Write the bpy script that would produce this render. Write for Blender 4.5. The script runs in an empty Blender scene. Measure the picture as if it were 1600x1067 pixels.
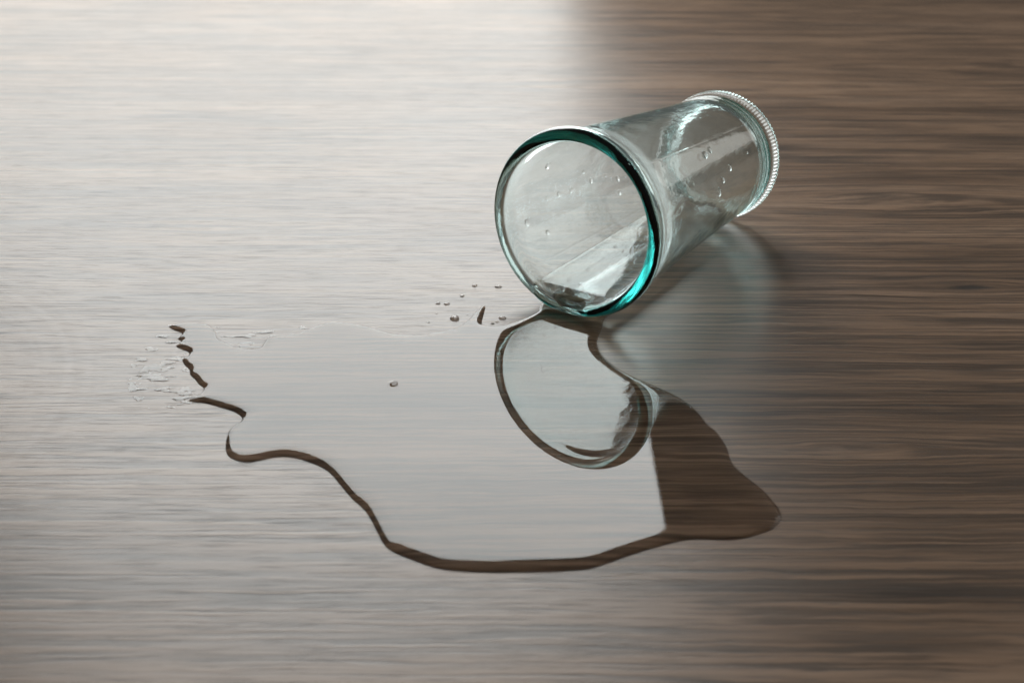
import bpy, bmesh, math, random
import numpy as np
from mathutils import Matrix, Vector, noise

random.seed(7)
rng = np.random.default_rng(7)
C = bpy.context.scene.collection
sc = bpy.context.scene
CM = 0.01

# ------------------------------------------------------------------ camera
PITCH, ROLL = math.radians(27.31), math.radians(0.55)
cp, sp = math.cos(PITCH), math.sin(PITCH)
fwd = Vector((0, cp, -sp)); up0 = Vector((0, sp, cp)); rt0 = Vector((1, 0, 0))
rt = rt0 * math.cos(ROLL) + up0 * math.sin(ROLL)
up = up0 * math.cos(ROLL) - rt0 * math.sin(ROLL)
cam_data = bpy.data.cameras.new('camera')
cam = bpy.data.objects.new('camera', cam_data); C.objects.link(cam)
M = Matrix((rt, up, -fwd)).transposed().to_4x4()
M.translation = Vector((0, 0, 0.2739))
cam.matrix_world = M
cam_data.sensor_width = 36.0
cam_data.lens = 2195 * 36 / 1600
cam_data.clip_start = 0.01
cam_data.clip_end = 50
cam_data.dof.use_dof = True
cam_data.dof.focus_distance = 0.605
cam_data.dof.aperture_fstop = 13.0
cam_data.dof.aperture_blades = 8
sc.camera = cam

# ------------------------------------------------------------------ light: dim room, one tall window behind the table
world = bpy.data.worlds.new('World'); sc.world = world; world.use_nodes = True
bg = world.node_tree.nodes['Background']
bg.inputs['Color'].default_value = (1.0, 0.97, 0.93, 1)
bg.inputs['Strength'].default_value = 0.085

WINDOW_RAMP = [(0.0, 1.0), (0.28, 1.0), (0.44, 0.82), (0.64, 0.48), (1.0, 0.27)]
def area(name, corner, length, width, tilt_deg, y, radiance, color, ramp):
    """rectangular window light whose right-hand edge starts at corner (x, z) and leans by tilt"""
    a = math.radians(tilt_deg)
    u = Vector((math.sin(a), 0, math.cos(a))); r = Vector((math.cos(a), 0, -math.sin(a)))
    ctr = Vector((corner[0], y, corner[1])) + u * length / 2 - r * width / 2
    ld = bpy.data.lights.new(name, 'AREA'); ld.shape = 'RECTANGLE'
    ld.size = width; ld.size_y = length
    ld.energy = radiance * math.pi * width * length
    ld.color = color
    # dimmed low down to curb glare on the far table: radiance climbs with height
    ld.use_nodes = True; nt = ld.node_tree
    em = nt.nodes['Emission']; ge = nt.nodes.new('ShaderNodeNewGeometry')
    sx = nt.nodes.new('ShaderNodeSeparateXYZ'); nt.links.new(ge.outputs['Parametric'], sx.inputs[0])
    rp = nt.nodes.new('ShaderNodeValToRGB'); nt.links.new(sx.outputs[1], rp.inputs[0])
    el = rp.color_ramp.elements
    while len(el) < len(ramp): el.new(0.5)
    for e, (p, val) in zip(el, ramp): e.position = p; e.color = (val, val, val, 1)
    nt.links.new(rp.outputs[0], em.inputs['Strength'])
    o = bpy.data.objects.new(name, ld); C.objects.link(o)
    m = Matrix((r, -u, Vector((0, 1, 0)))).transposed().to_4x4(); m.translation = ctr
    o.matrix_world = m
    return o
area('window_light', (-0.016, -0.28), 1.25, 0.86, 11.6, 1.50, 7.3, (0.965, 1.0, 0.992), WINDOW_RAMP)
# broad dim fill lamp, added out of view to brighten the right-hand table
ld2 = bpy.data.lights.new('side_fill_light', 'AREA'); ld2.shape = 'RECTANGLE'; ld2.size = 1.3; ld2.size_y = 1.0
ld2.energy = 0.9 * math.pi * 1.3 * 1.0; ld2.color = (1.0, 0.97, 0.92)
lo2 = bpy.data.objects.new('side_fill_light', ld2); C.objects.link(lo2)
lo2.location = (1.35, 1.15, 0.66)
lo2.rotation_euler = (Vector((0.2, 0.75, 0.0)) - Vector(lo2.location)).to_track_quat('-Z', 'Y').to_euler()

vs = sc.view_settings
vs.view_transform = 'Standard'; vs.look = 'None'; vs.exposure = 0.0; vs.gamma = 1.0
vs.use_curve_mapping = False
cy = sc.cycles
cy.max_bounces = 20; cy.transmission_bounces = 16; cy.glossy_bounces = 12; cy.diffuse_bounces = 4
cy.transparent_max_bounces = 24; cy.volume_bounces = 0
cy.caustics_reflective = True; cy.caustics_refractive = True
cy.blur_glossy = 0.15; cy.sample_clamp_indirect = 12.0; cy.sample_clamp_direct = 0
cy.use_denoising = True
try:
    cy.denoiser = 'OPENIMAGEDENOISE'; cy.denoising_input_passes = 'RGB_ALBEDO_NORMAL'
except Exception:
    pass

# ------------------------------------------------------------------ materials
class N:
    def __init__(s, mat):
        mat.use_nodes = True
        s.t = mat.node_tree; s.t.nodes.clear()
    def add(s, typ, **kw):
        n = s.t.nodes.new(typ)
        for k, v in kw.items():
            if k.startswith('i_'):
                key = k[2:].replace('_', ' ')
                n.inputs[key].default_value = v
            else:
                setattr(n, k, v)
        return n
    def link(s, a, b): s.t.links.new(a, b)
    def math(s, op, a, b=None, clamp=False):
        n = s.t.nodes.new('ShaderNodeMath'); n.operation = op; n.use_clamp = clamp
        for k, v in enumerate((a, b)):
            if v is None: continue
            if isinstance(v, (int, float)): n.inputs[k].default_value = v
            else: s.link(v, n.inputs[k])
        return n.outputs[0]
    def ramp(s, fac, stops):
        n = s.t.nodes.new('ShaderNodeValToRGB'); e = n.color_ramp.elements
        while len(e) < len(stops): e.new(0.5)
        for el, (p, c) in zip(e, stops):
            el.position = p; el.color = c if len(c) == 4 else (*c, 1)
        s.link(fac, n.inputs[0]); return n.outputs[0]
    def mix(s, fac, a, b, mode='MIX'):
        n = s.t.nodes.new('ShaderNodeMix'); n.data_type = 'RGBA'; n.blend_type = mode
        for sock, v in ((n.inputs[0], fac), (n.inputs[6], a), (n.inputs[7], b)):
            if isinstance(v, (int, float)): sock.default_value = v
            elif isinstance(v, tuple): sock.default_value = (*v, 1) if len(v) == 3 else v
            else: s.link(v, sock)
        return n.outputs[2]

# dark figure in the board: x, y, half length, half width (m), strength
KNOTS = [(0.196, 0.704, 0.035, 0.010, 0.8), (0.238, 0.686, 0.040, 0.008, 0.65), (0.212, 0.589, 0.010, 0.005, 0.95),
         (0.126, 0.446, 0.022, 0.005, 0.7), (0.17, 0.76, 0.06, 0.007, 0.6), (0.185, 0.425, 0.05, 0.006, 0.6),
         (0.26, 1.06, 0.10, 0.012, 0.6), (0.14, 0.36, 0.06, 0.006, 0.55), (-0.10, 0.40, 0.06, 0.006, 0.4), (-0.2, 0.7, 0.09, 0.01, 0.4)]

def wood_material(name='wood_laminate', wet=False):
    m = bpy.data.materials.new(name); g = N(m)
    tc = g.add('ShaderNodeTexCoord')
    # slow bending of the grain
    wob = g.add('ShaderNodeTexNoise', i_Scale=3.2, i_Detail=2.0)
    mp0 = g.add('ShaderNodeMapping'); mp0.inputs['Scale'].default_value = (1.0, 2.4, 1)
    mp0.inputs['Rotation'].default_value = (0, 0, math.radians(-1.0))
    g.link(tc.outputs['Object'], mp0.inputs[0]); g.link(mp0.outputs[0], wob.inputs['Vector'])
    sub = g.add('ShaderNodeVectorMath', operation='SUBTRACT'); sub.inputs[1].default_value = (0.5, 0.5, 0.5)
    g.link(wob.outputs['Color'], sub.inputs[0])
    scl = g.add('ShaderNodeVectorMath', operation='MULTIPLY'); scl.inputs[1].default_value = (0.05, 0.010, 0)
    g.link(sub.outputs[0], scl.inputs[0])
    addv = g.add('ShaderNodeVectorMath', operation='ADD')
    mp1 = g.add('ShaderNodeMapping'); mp1.inputs['Rotation'].default_value = (0, 0, math.radians(-1.0))
    g.link(tc.outputs['Object'], mp1.inputs[0])
    g.link(mp1.outputs[0], addv.inputs[0]); g.link(scl.outputs[0], addv.inputs[1])
    # the grain bows around the darker figure
    for kx, ky, rx, ry, amt in ((0.215, 0.695, 0.080, 0.022, 0.85), (0.212, 0.589, 0.030, 0.010, 0.8), (0.126, 0.446, 0.05, 0.010, 0.8),
                                (0.10, 0.90, 0.16, 0.03, 0.8), (-0.16, 0.66, 0.12, 0.022, 0.7), (0.33, 0.95, 0.14, 0.03, 0.8)):
        dv = g.add('ShaderNodeVectorMath', operation='SUBTRACT'); dv.inputs[1].default_value = (kx, ky, 0)
        g.link(tc.outputs['Object'], dv.inputs[0])
        sv = g.add('ShaderNodeVectorMath', operation='MULTIPLY'); sv.inputs[1].default_value = (1 / rx, 1 / ry, 0)
        g.link(dv.outputs[0], sv.inputs[0])
        dd = g.add('ShaderNodeVectorMath', operation='DOT_PRODUCT'); g.link(sv.outputs[0], dd.inputs[0]); g.link(sv.outputs[0], dd.inputs[1])
        ga = g.math('MULTIPLY', g.math('EXPONENT', g.math('MULTIPLY', dd.outputs['Value'], -1.0)), -amt)
        sy_ = g.add('ShaderNodeSeparateXYZ'); g.link(dv.outputs[0], sy_.inputs[0])
        cb = g.add('ShaderNodeCombineXYZ'); g.link(g.math('MULTIPLY', sy_.outputs[1], ga), cb.inputs[1])
        nx = g.add('ShaderNodeVectorMath', operation='ADD'); g.link(addv.outputs[0], nx.inputs[0]); g.link(cb.outputs[0], nx.inputs[1])
        addv = nx
    jn = g.add('ShaderNodeTexNoise', i_Scale=1.0, i_Detail=3.0)
    jm = g.add('ShaderNodeMapping'); jm.inputs['Scale'].default_value = (45, 160, 1)
    g.link(mp1.outputs[0], jm.inputs[0]); g.link(jm.outputs[0], jn.inputs['Vector'])
    js = g.add('ShaderNodeVectorMath', operation='SUBTRACT'); js.inputs[1].default_value = (0.5, 0.5, 0.5); g.link(jn.outputs['Color'], js.inputs[0])
    jx = g.add('ShaderNodeVectorMath', operation='MULTIPLY'); jx.inputs[1].default_value = (0.0, 0.0032, 0.0); g.link(js.outputs[0], jx.inputs[0])
    ja = g.add('ShaderNodeVectorMath', operation='ADD'); g.link(addv.outputs[0], ja.inputs[0]); g.link(jx.outputs[0], ja.inputs[1])
    addv = ja
    def grain(sx, sy, detail, rough=0.55, off=0.0, bend=True):
        mp = g.add('ShaderNodeMapping'); mp.inputs['Scale'].default_value = (sx, sy, 1)
        mp.inputs['Location'].default_value = (off, off * 1.7, off * .3)
        g.link((addv if bend else mp1).outputs[0], mp.inputs[0])
        n = g.add('ShaderNodeTexNoise', i_Scale=1.0, i_Detail=detail, i_Roughness=rough)
        g.link(mp.outputs[0], n.inputs['Vector'])
        return n.outputs['Fac']
    broad = grain(2.6, 26, 3, 0.5, 3.0)
    bands = grain(3.0, 130, 3, 0.55, 9.0)
    lines = grain(8, 620, 3, 0.6, 15.0)
    fine = grain(20, 1600, 2, 0.65, 27.0)
    pores = grain(50, 1700, 2, 0.6, 21.0, False)
    # thin dark vessel lines, denser in some bands
    def vessels(sx, sy, off, wid, dx, dy):
        r_ = g.math('ABSOLUTE', g.math('SUBTRACT', grain(sx, sy, 1, 0.5, off), 0.5))
        r_ = g.ramp(r_, [(0.0, (1, 1, 1)), (wid * 0.35, (0.9, 0.9, 0.9)), (wid, (0, 0, 0))])
        d_ = g.ramp(grain(dx, dy, 2, 0.5, off + 8), [(0.36, (0.0, 0.0, 0.0)), (0.52, (1, 1, 1))])
        return g.math('MULTIPLY', r_, d_)
    rid = g.math('MAXIMUM', vessels(3.4, 165, 44.0, 0.060, 12, 40), g.math('MULTIPLY', vessels(6, 330, 61.0, 0.095, 18, 70), 0.75))
    t = g.math('ADD', g.math('MULTIPLY', broad, 0.30), g.math('MULTIPLY', bands, 0.16))
    t = g.math('ADD', t, g.math('MULTIPLY', lines, 0.28))
    t = g.math('ADD', t, g.math('MULTIPLY', fine, 0.26))
    col = g.ramp(t, [(0.38, (0.118, 0.071, 0.043)), (0.45, (0.196, 0.121, 0.075)), (0.50, (0.262, 0.163, 0.102)),
                     (0.55, (0.318, 0.203, 0.131)), (0.63, (0.38, 0.250, 0.167))])
    # dark heartwood figure and small knots
    for kx, ky, rx, ry, amt in KNOTS:
        mk = g.add('ShaderNodeMapping'); mk.vector_type = 'POINT'
        mk.inputs['Location'].default_value = (-kx / rx, -ky / ry, 0); mk.inputs['Scale'].default_value = (1 / rx, 1 / ry, 0)
        g.link(tc.outputs['Object'], mk.inputs[0])
        ln = g.add('ShaderNodeVectorMath', operation='LENGTH'); g.link(mk.outputs[0], ln.inputs[0])
        wv = g.math('ADD', ln.outputs['Value'], g.math('MULTIPLY', g.math('SUBTRACT', lines, 0.5), 2.4))
        wv = g.math('ADD', wv, g.math('MULTIPLY', g.math('SUBTRACT', fine, 0.5), 1.2))
        km = g.ramp(wv, [(0.10, (1, 1, 1)), (0.95, (0, 0, 0))])
        col = g.mix(g.math('MULTIPLY', km, amt), col, (0.050, 0.040, 0.033))
    col = g.mix(g.math('MULTIPLY', rid, 0.72), col, (0.040, 0.029, 0.022))
    pr = g.ramp(pores, [(0.33, (1, 1, 1)), (0.44, (0, 0, 0))])
    col = g.mix(g.math('MULTIPLY', pr, 0.55), col, (0.050, 0.038, 0.030))
    # dried water smears and a few specks
    sm = g.add('ShaderNodeTexNoise', i_Scale=7.0, i_Detail=5.0, i_Roughness=0.6)
    g.link(tc.outputs['Object'], sm.inputs['Vector'])
    # arcs of a wiped smear at the left of the table
    mw = g.add('ShaderNodeMapping'); mw.inputs['Location'].default_value = (0.305, -0.47, 0)
    g.link(tc.outputs['Object'], mw.inputs[0])
    lw = g.add('ShaderNodeVectorMath', operation='LENGTH'); g.link(mw.outputs[0], lw.inputs[0])
    nw = g.add('ShaderNodeTexNoise', i_Scale=260.0, i_Detail=3.0); nw.noise_dimensions = '1D'
    g.link(lw.outputs['Value'], nw.inputs['W'])
    wm = g.ramp(lw.outputs['Value'], [(0.0, (0, 0, 0)), (0.095, (0, 0, 0)), (0.115, (1, 1, 1)), (0.132, (1, 1, 1)), (0.15, (0, 0, 0))])
    wipe = g.math('MULTIPLY', g.math('MULTIPLY', g.math('SUBTRACT', nw.outputs['Fac'], 0.5), wm), 0.07)
    rough = g.math('ADD', g.math('MULTIPLY', lines, 0.10), 0.29)
    rough = g.math('ADD', rough, wipe)
    rough = g.math('ADD', rough, g.math('MULTIPLY', pr, 0.12))
    rough = g.math('ADD', rough, g.math('MULTIPLY', g.math('SUBTRACT', sm.outputs['Fac'], 0.5), 0.10))
    hgt = g.math('ADD', g.math('MULTIPLY', fine, 0.5), g.math('MULTIPLY', pr, -0.35))
    hgt = g.math('ADD', hgt, g.math('MULTIPLY', rid, -0.5))
    hgt = g.math('ADD', hgt, g.math('MULTIPLY', lines, 0.5))
    bump = g.add('ShaderNodeBump', i_Strength=0.5, i_Distance=0.00014)
    g.link(hgt, bump.inputs['Height'])
    bs = g.add('ShaderNodeBsdfPrincipled'); bs.inputs['IOR'].default_value = 1.5
    g.link(col, bs.inputs['Base Color']); g.link(rough, bs.inputs['Roughness']); g.link(bump.outputs[0], bs.inputs['Normal'])
    if wet:      # water fills the pores and nearly matches the lacquer's index: no gloss of its own
        bs.inputs['Specular IOR Level'].default_value = 0.03
    out = g.add('ShaderNodeOutputMaterial'); g.link(bs.outputs[0], out.inputs[0])
    return m

def glass_material(name, ior, color=(1, 1, 1), absorb=None, bump=None, rough=0.0):
    m = bpy.data.materials.new(name); g = N(m)
    b = g.add('ShaderNodeBsdfGlass', distribution='MULTI_GGX')
    b.inputs['Color'].default_value = (*color, 1); b.inputs['IOR'].default_value = ior; b.inputs['Roughness'].default_value = rough
    out = g.add('ShaderNodeOutputMaterial'); g.link(b.outputs[0], out.inputs['Surface'])
    if bump:
        tc = g.add('ShaderNodeTexCoord')
        mp = g.add('ShaderNodeMapping'); mp.inputs['Scale'].default_value = bump[2]
        g.link(tc.outputs['Object'], mp.inputs[0])
        n = g.add('ShaderNodeTexNoise', i_Scale=bump[0], i_Detail=3.0, i_Roughness=0.6)
        g.link(mp.outputs[0], n.inputs['Vector'])
        bp = g.add('ShaderNodeBump', i_Strength=1.0, i_Distance=bump[1])
        g.link(n.outputs['Fac'], bp.inputs['Height']); g.link(bp.outputs[0], b.inputs['Normal'])
    if absorb:
        v = g.add('ShaderNodeVolumeAbsorption'); v.inputs['Density'].default_value = absorb[0]
        v.inputs['Color'].default_value = (*absorb[1], 1)
        g.link(v.outputs[0], out.inputs['Volume'])
    return m

def clear_material():
    m = bpy.data.materials.new('water_seat'); g = N(m)
    b = g.add('ShaderNodeBsdfTransparent'); out = g.add('ShaderNodeOutputMaterial'); g.link(b.outputs[0], out.inputs[0])
    return m

AQUA = (22.0, (0.0, 0.76, 0.735))
MAT_WOOD = wood_material()
MAT_WET = wood_material('wet_wood_laminate', True)
MAT_GLASS = glass_material('recycled_glass', 1.52, absorb=AQUA, bump=(330.0, 0.00006, (1, 1, 0.40)))
MAT_FOOT = glass_material('recycled_glass_foot', 1.52, absorb=(12.0, (0.1, 0.75, 0.72)))
MAT_WATER = glass_material('water', 1.333)
MAT_SEAT = clear_material()

# ------------------------------------------------------------------ helpers
def mesh_obj(name, verts, faces, mats, parent=None, smooth=True, mat_index=None):
    me = bpy.data.meshes.new(name)
    me.from_pydata([tuple(v) for v in verts], [], faces)
    for mt in mats: me.materials.append(mt)
    if smooth: me.polygons.foreach_set('use_smooth', [True] * len(me.polygons))
    if mat_index is not None: me.polygons.foreach_set('material_index', mat_index)
    me.update()
    o = bpy.data.objects.new(name, me); C.objects.link(o)
    if parent: o.parent = parent
    return o

def tag(o, label, cat, group=None):
    o['label'] = label; o['category'] = cat
    if group: o['group'] = group
    return o

def catmull(pts, closed=True, n=4):
    P = np.array(pts, float); K = len(P); out = []
    for i in range(K if closed else K - 1):
        if closed: a, b, c, d = P[i - 1], P[i], P[(i + 1) % K], P[(i + 2) % K]
        else: a, b, c, d = P[max(i - 1, 0)], P[i], P[i + 1], P[min(i + 2, K - 1)]
        for k in range(n):
            t = k / n
            out.append(0.5 * (2 * b + (c - a) * t + (2 * a - 5 * b + 4 * c - d) * t * t + (3 * b - a - 3 * c + d) * t ** 3))
    if not closed: out.append(P[-1])
    return np.array(out)

def signed_distance(poly, X, Y):
    """positive inside the closed polygon"""
    d2 = np.full(X.shape, 1e9); ins = np.zeros(X.shape, bool)
    A = poly; B = np.roll(poly, -1, 0)
    for (ax_, ay), (bx_, by) in zip(A, B):
        ex, ey = bx_ - ax_, by - ay
        L2 = ex * ex + ey * ey + 1e-12
        t = np.clip(((X - ax_) * ex + (Y - ay) * ey) / L2, 0, 1)
        d2 = np.minimum(d2, (X - ax_ - t * ex) ** 2 + (Y - ay - t * ey) ** 2)
        if ay != by:
            ins ^= ((ay > Y) != (by > Y)) & (X < ex * (Y - ay) / ey + ax_)
    return np.where(ins, 1, -1) * np.sqrt(d2)

def clip_grid(X, Y, phi, Z, zedge):
    """surface over the grid where phi > 0, cut cleanly along phi = 0; returns verts, faces"""
    ny, nx = X.shape
    idx = -np.ones(X.shape, int); pos = phi > 0
    idx[pos] = np.arange(pos.sum())
    V = list(zip(X[pos], Y[pos], Z[pos])); F = []; cut = {}
    cnt = pos[:-1, :-1].astype(int) + pos[:-1, 1:] + pos[1:, :-1] + pos[1:, 1:]
    for j, i in np.argwhere(cnt == 4):
        F.append((idx[j, i], idx[j, i + 1], idx[j + 1, i + 1], idx[j + 1, i]))
    for j, i in np.argwhere((cnt > 0) & (cnt < 4)):
        ring = ((j, i), (j, i + 1), (j + 1, i + 1), (j + 1, i)); f = []
        for k in range(4):
            a, b = ring[k], ring[(k + 1) % 4]
            if pos[a]: f.append(idx[a])
            if pos[a] != pos[b]:
                key = (min(a, b), max(a, b))
                if key not in cut:
                    t = phi[a] / (phi[a] - phi[b])
                    x = X[a] + (X[b] - X[a]) * t; y = Y[a] + (Y[b] - Y[a]) * t
                    cut[key] = len(V); V.append((x, y, zedge(x, y) if callable(zedge) else zedge))
                f.append(cut[key])
        if len(f) >= 3: F.append(tuple(f))
    return V, [tuple(int(q) for q in f) for f in F]

def lathe(profile, seg, closed=True, fn=None):
    """profile: list of (r, z); revolve about local z; fn(r, z, theta, k) -> r"""
    V = []; F = []; rings = []
    for k, (r, z) in enumerate(profile):
        if r < 1e-6:
            rings.append(None); V.append((0, 0, z)); rings[-1] = len(V) - 1
        else:
            s = len(V)
            for j in range(seg):
                th = 2 * math.pi * j / seg
                rr = fn(r, z, th, k) if fn else r
                V.append((rr * math.cos(th), rr * math.sin(th), z))
            rings.append(range(s, s + seg))
    K = len(profile)
    for k in range(K if closed else K - 1):
        a, b = rings[k], rings[(k + 1) % K]
        if isinstance(a, int) and isinstance(b, int): continue
        for j in range(seg):
            j2 = (j + 1) % seg
            if isinstance(a, int): F.append((a, b[j2], b[j]))
            elif isinstance(b, int): F.append((a[j], a[j2], b))
            else: F.append((a[j], a[j2], b[j2], b[j]))
    return V, F

# ------------------------------------------------------------------ tabletop
bm = bmesh.new()
bmesh.ops.create_cube(bm, size=1.0)
bmesh.ops.scale(bm, vec=(2.4, 1.5, 0.028), verts=bm.verts)
bmesh.ops.translate(bm, vec=(0, 0.53, -0.014), verts=bm.verts)
bmesh.ops.bevel(bm, geom=[e for e in bm.edges], offset=0.002, segments=2, affect='EDGES')
me = bpy.data.meshes.new('tabletop'); bm.to_mesh(me); bm.free()
me.materials.append(MAT_WOOD)
tabletop = bpy.data.objects.new('tabletop', me); C.objects.link(tabletop)
tabletop['kind'] = 'structure'
tag(tabletop, 'brown wood grain laminate tabletop under the spilled water', 'table')

# ------------------------------------------------------------------ the tipped glass
R1, R2, LEN = 4.2, 3.24, 14.0
YAW = math.radians(56.35)
al = math.atan2(R1 - R2, LEN)
tdir = Vector((math.cos(YAW), math.sin(YAW), 0))
AX = tdir * math.cos(al) - Vector((0, 0, 1)) * math.sin(al)      # rim -> base
NR = Vector((0, 0, 1)) * math.cos(al) + tdir * math.sin(al)      # up, square to the axis
SD = AX.cross(NR)
CONTACT = Vector((2.54, 55.75, 0))
C1 = (CONTACT + NR * R1) * CM
glass = bpy.data.objects.new('drinking_glass', None); C.objects.link(glass)
gm = Matrix((NR, SD, AX)).transposed().to_4x4(); gm.translation = C1 + Vector((0, 0, 0.0001))
glass.matrix_world = gm
glass.empty_display_size = 0.02
tag(glass, 'tipped over aqua green glass tumbler lying on its side', 'glass')

inner_r = lambda z: 3.60 + (2.78 - 3.60) * z / 12.3
outer_r = lambda z: 3.98 + (3.12 - 3.98) * z / 12.3
prof = [(0, 12.98), (1.2, 12.97), (2.0, 12.95), (2.45, 12.90), (2.62, 12.82), (2.70, 12.68), (2.75, 12.40), (2.79, 12.0)]
prof += [(inner_r(z), z) for z in np.linspace(11.5, 0.9, 34)]
prof += [(3.55, 0.72), (3.565, 0.55), (3.56, 0.38), (3.555, 0.2), (3.565, 0.05), (3.585, -0.08), (3.62, -0.18), (3.67, -0.25), (3.74, -0.29),
         (3.83, -0.305), (3.93, -0.30), (4.02, -0.275), (4.10, -0.22), (4.155, -0.14), (4.19, -0.04), (4.20, 0.06), (4.19, 0.18), (4.165, 0.30), (4.12, 0.42),
         (4.07, 0.54), (4.02, 0.68), (3.975, 0.84), (3.94, 1.02)]
prof += [(outer_r(z), z) for z in np.linspace(1.4, 12.1, 36)]
prof += [(3.12, 12.30), (3.10, 12.40), (3.06, 12.46), (3.05, 12.52), (3.09, 12.58), (3.12, 12.68), (3.12, 12.80), (3.08, 12.87), (3.075, 12.93), (3.12, 13.0), (3.14, 13.1),
         (3.13, 13.24), (3.07, 13.33), (2.95, 13.38), (2.6, 13.40), (1.5, 13.38), (0, 13.36)]
SEAM = (math.radians(41), math.radians(221))
def body_r(r, z, th, k):
    p = Vector((math.cos(th) * r, math.sin(th) * r, z))
    outer = z < 12.3 and r > outer_r(z) - 0.12 and z > 0.9
    d = 0.0
    if 0.6 < z < 12.3:
        d += 0.004 * noise.noise(p * 0.9 + Vector((0, 0, 40 if outer else 0)))
        d += 0.0025 * noise.noise(p * 2.3 + Vector((7, 0, 40 if outer else 0)))
    else:
        d += 0.006 * noise.noise(p * 1.1)
    if outer:
        for s in SEAM:
            w = s + 0.006 * noise.noise(Vector((z * 0.8, s, 0)))
            q = (th - w + math.pi) % (2 * math.pi) - math.pi
            d += 0.015 * math.exp(-(q * r / 0.026) ** 2) * (0.6 + 0.9 * noise.noise(Vector((z * 2.2, 5, s))))
    return r + d
V, F = lathe(prof, 720, closed=False, fn=body_r)
V = [(x * CM, y * CM, z * CM) for x, y, z in V]
body = mesh_obj('body', V, F, [MAT_GLASS], glass)

# knurled foot ring, a hair behind the body's base
ribs, per = 112, 8
def foot_r(r, z, th, k):
    if r > 3.0:
        w = min(1.0, max(0.0, (r - 3.0) / 0.15))
        return r - w * 0.042 * (0.5 - 0.5 * math.cos(ribs * th)) ** 1.3
    return r
fp = [(2.55, 13.44), (2.9, 13.425), (3.08, 13.43), (3.17, 13.47), (3.23, 13.56), (3.25, 13.68), (3.25, 13.80), (3.25, 13.92), (3.235, 14.02), (3.18, 14.10), (3.05, 14.15), (2.8, 14.14), (2.6, 14.02), (2.50, 13.75)]
V, F = lathe(fp, ribs * per, closed=True, fn=foot_r)
V = [(x * CM, y * CM, z * CM) for x, y, z in V]
foot = mesh_obj('foot_ring', V, F, [MAT_FOOT], glass)
foot['label'] = 'clear ribbed foot ring around the base'

# fix normals outward
for o in (body, foot):
    b = bmesh.new(); b.from_mesh(o.data); bmesh.ops.recalc_face_normals(b, faces=b.faces); b.to_mesh(o.data); b.free()

# ------------------------------------------------------------------ the puddle
OUTLINE = [
    (1.30,56.66), (1.18,56.27), (1.12,55.94), (0.80,55.51), (0.38,55.10), (-0.04,54.75), (-0.51,54.47), (-0.98,54.42),
    (-1.26,54.53), (-1.32,54.87), (-1.28,55.34), (-1.22,55.96), (-1.20,56.31), (-1.26,56.51), (-1.38,56.34), (-1.64,55.82),
    (-1.89,55.14), (-2.28,54.38), (-2.63,54.04), (-3.33,53.78), (-3.84,53.59), (-4.39,53.55), (-4.95,53.63), (-5.51,53.86),
    (-5.95,54.16), (-6.62,54.48), (-7.19,54.64), (-7.64,54.68), (-8.02,54.62), (-8.38,54.35), (-8.77,53.97), (-9.11,53.60),
    (-9.41,53.41), (-9.94,53.31), (-10.38,53.15), (-10.48,52.74), (-10.58,52.24), (-10.85,52.09), (-11.19,52.10), (-11.62,52.30),
    (-11.97,52.59), (-12.32,52.88), (-12.55,53.17), (-12.72,53.58), (-12.89,54.01), (-13.11,54.28), (-13.27,54.40), (-13.76,54.49),
    (-14.23,54.49), (-14.58,54.31), (-14.81,54.09), (-14.52,53.79), (-14.14,53.52), (-14.15,53.19), (-14.18,52.95), (-14.00,52.75),
    (-14.12,52.31), (-13.82,52.03), (-13.46,51.75), (-13.45,51.40), (-13.60,51.12), (-13.39,50.62), (-13.12,50.24), (-13.01,49.81),
    (-12.73,49.44), (-12.49,49.02), (-12.26,48.76), (-12.27,48.35), (-12.49,47.94), (-12.65,47.73), (-12.35,47.61), (-12.01,47.56),
    (-11.55,47.35), (-11.08,47.11), (-10.75,46.92), (-10.49,46.68), (-10.32,46.44), (-10.34,46.15), (-10.50,45.91), (-10.62,45.58),
    (-10.64,45.25), (-10.61,44.70), (-10.51,44.11), (-10.36,43.72), (-10.10,43.46), (-9.80,43.31), (-9.47,43.29), (-9.14,43.41),
    (-8.81,43.57), (-8.52,43.66), (-8.22,43.68), (-7.78,43.56), (-7.36,43.33), (-6.97,43.08), (-6.64,42.78), (-6.36,42.41),
    (-6.11,41.97), (-5.80,41.43), (-5.50,40.93), (-5.22,40.56), (-4.96,40.17), (-4.71,39.60), (-4.46,38.96), (-4.25,38.42),
    (-4.01,38.02), (-3.63,37.71), (-3.16,37.44), (-2.63,37.13), (-2.06,36.93), (-1.17,36.83), (-0.34,36.79), (0.61,36.84),
    (1.52,36.89), (2.40,37.01), (2.87,37.19), (3.32,37.45), (3.85,37.76), (4.44,38.08), (5.17,38.43), (5.88,38.71),
    (6.44,38.76), (6.95,38.73), (7.45,38.75), (7.92,38.87), (8.33,39.08), (8.74,39.29), (9.06,39.58), (9.24,39.87),
    (9.32,40.22), (9.30,40.61), (9.21,41.00), (9.04,41.52), (8.87,41.93), (8.59,42.42), (8.32,42.94), (8.14,43.35),
    (8.05,43.87), (8.03,44.58), (7.92,45.22), (7.75,45.83), (7.52,46.25), (7.31,47.02), (7.05,47.71), (6.74,48.26),
    (6.39,48.68), (5.98,49.07), (5.58,49.46), (5.14,49.82), (4.74,50.25), (4.39,50.65), (4.12,51.09), (3.86,51.59),
    (3.70,52.10), (3.64,52.62), (3.65,53.17), (3.77,53.81), (3.90,54.37), (3.99,54.86), (4.12,55.31), (4.68,56.09),
    (5.47,57.15), (6.06,58.11), (6.34,58.67), (6.30,59.23), (5.62,59.21), (4.68,58.49), (3.47,57.65), (2.29,57.22),
]
poly = catmull(OUTLINE, True, 4)
G = 0.035
x0, x1 = poly[:, 0].min() - 0.2, poly[:, 0].max() + 0.2
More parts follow.
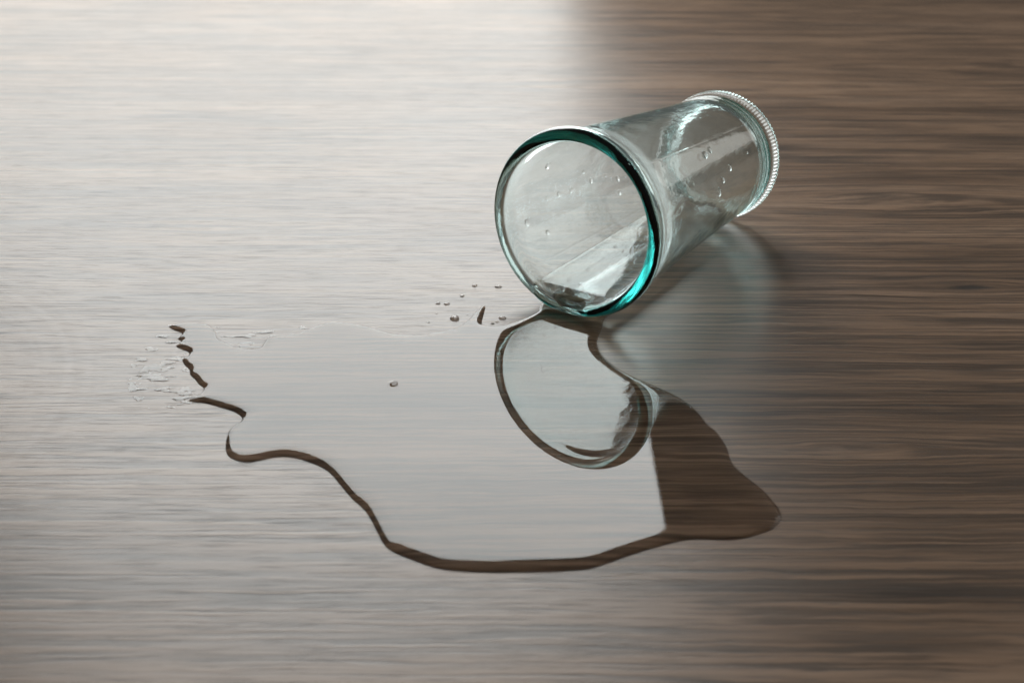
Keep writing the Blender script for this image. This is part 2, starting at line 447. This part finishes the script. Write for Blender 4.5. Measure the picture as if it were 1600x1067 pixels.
y0, y1 = poly[:, 1].min() - 0.2, poly[:, 1].max() + 0.2
X, Y = np.meshgrid(np.arange(x0, x1, G), np.arange(y0, y1, G))
phi = signed_distance(poly, X, Y)
H0 = 0.145
LAM = 0.145 + 0.035 * np.sin(X * 0.9 + 1.3 * np.sin(Y * 0.35)) * np.cos(Y * 0.7)
d = np.maximum(phi, 0)
Z = H0 * (1 - np.exp(-d / LAM))
# soften the creases along the middle of narrow arms
Zs = Z.copy()
for _ in range(14):
    Zs[1:-1, 1:-1] = (Zs[1:-1, 1:-1] * 2 + Zs[:-2, 1:-1] + Zs[2:, 1:-1] + Zs[1:-1, :-2] + Zs[1:-1, 2:]) / 6
w = np.clip((d - 0.12) / 0.2, 0, 1); Z = Z * (1 - w) + Zs * w
# water drawn up against the rim that rests in it
rimx, rimy = 2.62, 55.72
u = (X - rimx) * 0.8325 + (Y - rimy) * -0.5541; v = (X - rimx) * 0.5541 + (Y - rimy) * 0.8325
zrim = 4.2 - np.sqrt(np.maximum(4.2 ** 2 - np.clip(np.abs(u), 0, 4.1) ** 2, 0.01))
pull = np.exp(-(v / 0.30) ** 2) * np.exp(-(u / 1.7) ** 2) * np.clip(d / 0.25, 0, 1)
Z = Z + 0.16 * pull
# one air bubble lifts the surface
bx, by = -4.70, 48.97
Z = Z + 0.035 * np.exp(-(((X - bx) / 0.17) ** 2 + ((Y - by) / 0.17) ** 2))
V, F = clip_grid(X, Y, phi, Z, -0.004)
nv = len(V)
V = [(a * CM, b * CM, c * CM) for a, b, c in V]
puddle = mesh_obj('water_puddle', V, F, [MAT_WATER])
# the wetted board under it: the table's own surface where the water covers it
phc = phi - 0.03
Vp, Fp = clip_grid(X[::3, ::3], Y[::3, ::3], phc[::3, ::3], np.full(X[::3, ::3].shape, 0.002), 0.002)
wet = mesh_obj('wet_surface', [(a * CM, b * CM, c * CM) for a, b, c in Vp], Fp, [MAT_WET], tabletop, smooth=False)

tag(puddle, 'large clear puddle of spilled water spreading from the glass mouth', 'water')

# ------------------------------------------------------------------ water still lying in the glass
zc = C1.z / CM
ipf = [(z, r) for r, z in prof[2:58] if r < 3.86]
ipf = sorted(ipf)
ipz = np.array([q[0] for q in ipf]); ipr = np.array([q[1] for q in ipf])
S, U = np.meshgrid(np.arange(-0.6, 12.6, 0.04), np.arange(-2.6, 2.6, 0.04))
ca, sa = math.cos(al), math.sin(al)
W = np.full(S.shape, 0.6)
for _ in range(12):
    axl_ = S * ca - (W - zc) * sa
    rr = np.interp(axl_, ipz, ipr)
    W = zc + (-np.sqrt(np.maximum(rr ** 2 - U ** 2, 0.01)) - S * sa) / ca
axl_ = S * ca - (W - zc) * sa
crest = zc - 3.55
ZP = crest + 0.52
df = axl_ + 0.20
front = 1 - np.exp(-np.maximum(df, 0) / 0.11)
Zt = crest - 0.02 + (ZP - crest + 0.02) * front
depth = Zt - W
Zt = Zt - 0.15 * np.exp(-np.maximum(depth, 0) / 0.15) * front
ph2 = np.minimum(np.minimum(Zt - W + 0.012, df), 12.2 - axl_)
def seat_z(s_, u_):
    w_ = 0.6
    for _ in range(8):
        a_ = s_ * ca - (w_ - zc) * sa
        r_ = float(np.interp(a_, ipz, ipr)); w_ = zc + (-math.sqrt(max(r_ * r_ - u_ * u_, 0.01)) - s_ * sa) / ca
    return w_
V, F = clip_grid(S, U, ph2, Zt, lambda s_, u_: seat_z(s_, u_) - 0.004)
top = [(s_, u_, z_) for s_, u_, z_ in V]
bot = [(s_, u_, seat_z(s_, u_) - 0.006) for s_, u_, z_ in V]
nV = len(V)
# the seat below: reversed faces, joined along the rim of the pool
FB = [tuple(q + nV for q in reversed(f)) for f in F]
cnt = {}
for f in F:
    for k in range(len(f)):
        e = (f[k], f[(k + 1) % len(f)]); cnt[e] = 1
rimE = [e for e in cnt if (e[1], e[0]) not in cnt]
FS = [(b_, a_, a_ + nV, b_ + nV) for a_, b_ in rimE]
base = Vector((C1.x / CM, C1.y / CM, 0))
Vw = []
for s_, u_, z_ in top + bot:
    q = base + tdir * s_ + SD * u_; Vw.append((q.x * CM, q.y * CM, z_ * CM + 0.0001))
# (tdir, SD, up) is left-handed: flip so the top faces up
F = [tuple(reversed(f)) for f in F]; FB = [tuple(reversed(f)) for f in FB]; FS = [tuple(reversed(f)) for f in FS]
pool = mesh_obj('pooled_water', Vw, F + FB + FS, [MAT_WATER, MAT_SEAT], mat_index=[0] * len(F) + [1] * (len(FB) + len(FS)))
tag(pool, 'shallow water left lying inside the tipped glass', 'water')

# the tongue of water that runs over the lip into the puddle
lipp = [(r, z) for r, z in prof if -0.4 < z < 0.45 and (r > 3.5)]
tg = []; nT = 28
for k, (r, z) in enumerate(lipp):
    a_ = lipp[max(k - 1, 0)]; b_ = lipp[min(k + 1, len(lipp) - 1)]
    t_ = Vector((b_[0] - a_[0], b_[1] - a_[1])).normalized()
    n_ = Vector((t_.y, -t_.x))
    if n_.dot(Vector((r - 3.85, z - 0.1))) < 0: n_ = -n_
    row = []
    for j in range(nT + 1):
        f_ = j / nT; th = math.radians(168 + 40 * f_ + 3 * math.sin(k * 0.5))
        e_ = math.sin(math.pi * f_) ** 0.6
        h_ = -0.006 + 0.085 * e_ * (0.8 + 0.2 * math.sin(5 * f_ + k * 0.2))
        rr_, zz_ = r + n_.x * h_, z + n_.y * h_
        row.append((rr_ * math.cos(th) * CM, rr_ * math.sin(th) * CM, zz_ * CM))
    tg.append(row)
Vt = [gm @ Vector(p) for row in tg for p in row]
Ft = [(k * (nT + 1) + j, k * (nT + 1) + j + 1, (k + 1) * (nT + 1) + j + 1, (k + 1) * (nT + 1) + j) for k in range(len(lipp) - 1) for j in range(nT)]
Vt = [(v.x, v.y, max(v.z, 0.0002)) for v in Vt]
tongue = mesh_obj('overflow', Vt, Ft, [MAT_WATER], pool)
b = bmesh.new(); b.from_mesh(tongue.data)
b.normal_update(); b.faces.ensure_lookup_table()
mid = b.faces[:] and b.faces[len(b.faces) // 2]
if mid and mid.normal.dot(Vector((-tdir.x, -tdir.y, -0.3))) < 0: bmesh.ops.reverse_faces(b, faces=b.faces[:])
b.to_mesh(tongue.data); b.free()

# thin ragged films of water left of and behind the puddle
def film(region, off, thick, cover):
    pr_ = catmull(region, True, 4)
    fx, fy = np.meshgrid(np.arange(pr_[:, 0].min() - .1, pr_[:, 0].max() + .1, 0.03), np.arange(pr_[:, 1].min() - .1, pr_[:, 1].max() + .1, 0.03))
    sd_ = signed_distance(pr_, fx, fy)
    big_ = signed_distance(poly, fx, fy)
    nz = np.array([[noise.fractal(Vector((x_ * 1.3 + off, y_ * 2.6, off)), 0.9, 2.1, 2) for x_, y_ in zip(rx, ry)] for rx, ry in zip(fx, fy)])
    p_ = np.minimum(np.minimum(sd_, 0.6 * (nz + cover)), -big_ - 0.01)
    z_ = thick * (1 - np.exp(-np.maximum(p_, 0) / 0.22)) * (0.7 + 0.3 * nz)
    Vf, Ff = clip_grid(fx, fy, p_, np.maximum(z_, 0.001), -0.002)
    return mesh_obj('thin_film', [(a * CM, b * CM, c * CM) for a, b, c in Vf], Ff, [MAT_WATER], puddle)
film([(-14.27, 54.04), (-14.91, 54.27), (-15.34, 52.34), (-15.60, 50.2), (-15.20, 48.6), (-14.67, 47.7), (-13.71, 46.9), (-12.89, 47.1), (-12.0, 47.40), (-12.27, 49.08), (-13.55, 51.52)], 3.3, 0.030, -0.24)
film([(-12.81, 53.89), (-12.43, 54.08), (-11.52, 53.61), (-9.95, 54.13), (-9.16, 54.39), (-8.80, 53.79), (-10.06, 53.04), (-10.57, 51.98), (-11.52, 52.07)], 8.1, 0.030, -0.26)

# ------------------------------------------------------------------ droplets on the table
def drop_mesh(name, w, hgt, ecc, seed, seg=20, rings=6):
    V = []; F = []; r_ = random.Random(seed)
    ph = [r_.uniform(0, 6.28) for _ in range(3)]
    for k in range(rings):
        t = k / rings; a = t * math.pi / 2
        for j in range(seg):
            th = 2 * math.pi * j / seg
            rad = w / 2 * math.cos(a) * (1 + 0.13 * math.sin(2 * th + ph[0]) + 0.07 * math.sin(3 * th + ph[1]))
            V.append((rad * math.cos(th) * ecc, rad * math.sin(th) / ecc, hgt * math.sin(a)))
    V.append((0, 0, hgt)); top = len(V) - 1
    for k in range(rings - 1):
        for j in range(seg):
            j2 = (j + 1) % seg
            F.append((k * seg + j, k * seg + j2, (k + 1) * seg + j2, (k + 1) * seg + j))
    for j in range(seg): F.append(((rings - 1) * seg + j, (rings - 1) * seg + (j + 1) % seg, top))
    F.append(tuple(range(seg - 1, -1, -1)))
    idx = [0] * (len(F) - 1) + [1]
    V = [(a * CM, b * CM, c * CM) for a, b, c in V]
    return mesh_obj(name, V, F, [MAT_WATER, MAT_SEAT], mat_index=idx)

TABLE_DROPS = [
    (-1.74,58.59,0.248), (-0.66,58.49,0.276), (-2.27,57.48,0.206), (-3.33,56.68,0.204), (-2.94,56.65,0.258), (-3.34,55.65,0.095),
    (-2.52,55.19,0.500), (-0.44,55.27,0.327), (-0.66,54.88,0.136), (-0.86,54.72,0.167), (-3.65,54.78,0.115), (-1.14,59.64,0.067),
    (-1.98,55.56,0.074), (-0.66,56.00,0.043),
]
DROP_LABELS = {6: 'largest water droplet on the dry table behind the puddle',
    7: 'oval droplet beside the puddle\'s narrow finger, on the side towards the glass',
    8: 'small bead strung between the oval droplet and the puddle finger',
    9: 'small flattened bead touching the inner curve beside the puddle finger',
    3: 'left one of two neighbouring droplets just above the largest droplet',
    4: 'wider one of two neighbouring droplets just above the largest droplet',
    2: 'lone droplet between the neighbouring pair and the farthest two droplets',
    0: 'droplet farther from the glass rim of the two farthest from the puddle',
    1: 'droplet closer to the glass rim of the two farthest from the puddle'}
for i, (x, y, w_) in enumerate(TABLE_DROPS):
    big = w_ > 0.4
    o = drop_mesh('water_droplet', w_ * (0.9 if big else 1.0), min(0.12, w_ * 0.25), 1.0 + random.uniform(-0.05, 0.12), i)
    o.location = (x * CM, y * CM, -0.00004); o.rotation_euler.z = random.uniform(-0.4, 0.5)
    tag(o, DROP_LABELS.get(i, 'speck sized water droplet splashed on the dry table behind the puddle'), 'droplet', 'droplets splashed on the table')

bub = drop_mesh('air_bubble', 0.32, 0.12, 1.1, 77, 20, 6)
bub.location = (bx * CM, by * CM, (H0 + 0.022) * CM)
tag(bub, 'tiny air bubble floating alone in the open middle of the puddle', 'bubble')

# droplets clinging to the glass
def place_on_glass(z, deg, size, inside, i):
    th = math.radians(deg)
    r = inner_r(z) if inside else outer_r(z)
    slope = (2.78 - 3.60) / 12.3 if inside else (3.12 - 3.98) / 12.3
    rad = Vector((math.cos(th), math.sin(th), 0)); axl = Vector((0, 0, 1))
    alo = (axl + rad * slope).normalized(); n = (rad - axl * slope).normalized()
    if inside: n = -n
    tang = n.cross(alo)
    o = drop_mesh('water_bead', size, size * 0.45, 1.3 if not inside else 1.1, 100 + i, 16, 5)
    m = Matrix((tang, n.cross(tang), n)).transposed().to_4x4()
    m.translation = (rad * r + axl * z) * CM + n * (-0.00006 if inside else -0.00006)
    o.matrix_world = gm @ m
    return o
IN_LABELS = {9: 'largest bead on the inner wall, low down beside the glass rim',
    0: 'bead high up on the inner wall just behind the top of the rim',
    10: 'lowest bead on the inner wall, closest to the pooled water',
    5: 'bead on the inner wall nearest the base, hanging below its neighbours'}
INNER = [
    (2.51,-67,0.19), (5.86,-85,0.12), (6.55,-95,0.17), (8.81,-103,0.19), (9.48,-104,0.10), (8.70,-116,0.17),
    (4.92,-97,0.17), (3.93,-96,0.16), (3.01,-96,0.14), (1.34,-108,0.21), (2.53,-121,0.17), (1.68,-93,0.08),
    (7.81,-96,0.09), (8.26,-99,0.09), (7.50,-96,0.07),
]
for i, (z, a, s) in enumerate(INNER):
    tag(place_on_glass(z, a, s * 1.4, True, i), IN_LABELS.get(i, 'tiny water bead clinging to the far inner wall of the glass'), 'droplet', 'beads on the inner wall')
OUT_LABELS = ['larger of the two paired beads high on the outer side of the glass',
    'smaller of the two paired beads high on the outer side of the glass',
    'bead nearest the foot in the row of three on the outer side of the glass',
    'middle bead in the row of three on the outer side of the glass',
    'bead nearest the table in the row of three on the outer side of the glass',
    'lone small bead on the outer side of the glass beside its foot rings',
    'tiny bead on the outer side of the glass just behind its rim']
OUTER = [
    (6.30,51,0.23), (6.99,49,0.17), (8.20,68,0.19), (7.21,74,0.17), (6.62,81,0.21), (10.59,64,0.10),
    (1.17,34,0.07),
]
for i, (z, a, s) in enumerate(OUTER):
    tag(place_on_glass(z, a, s * 1.45, False, 40 + i), OUT_LABELS[i], 'droplet', 'beads on the outer wall')
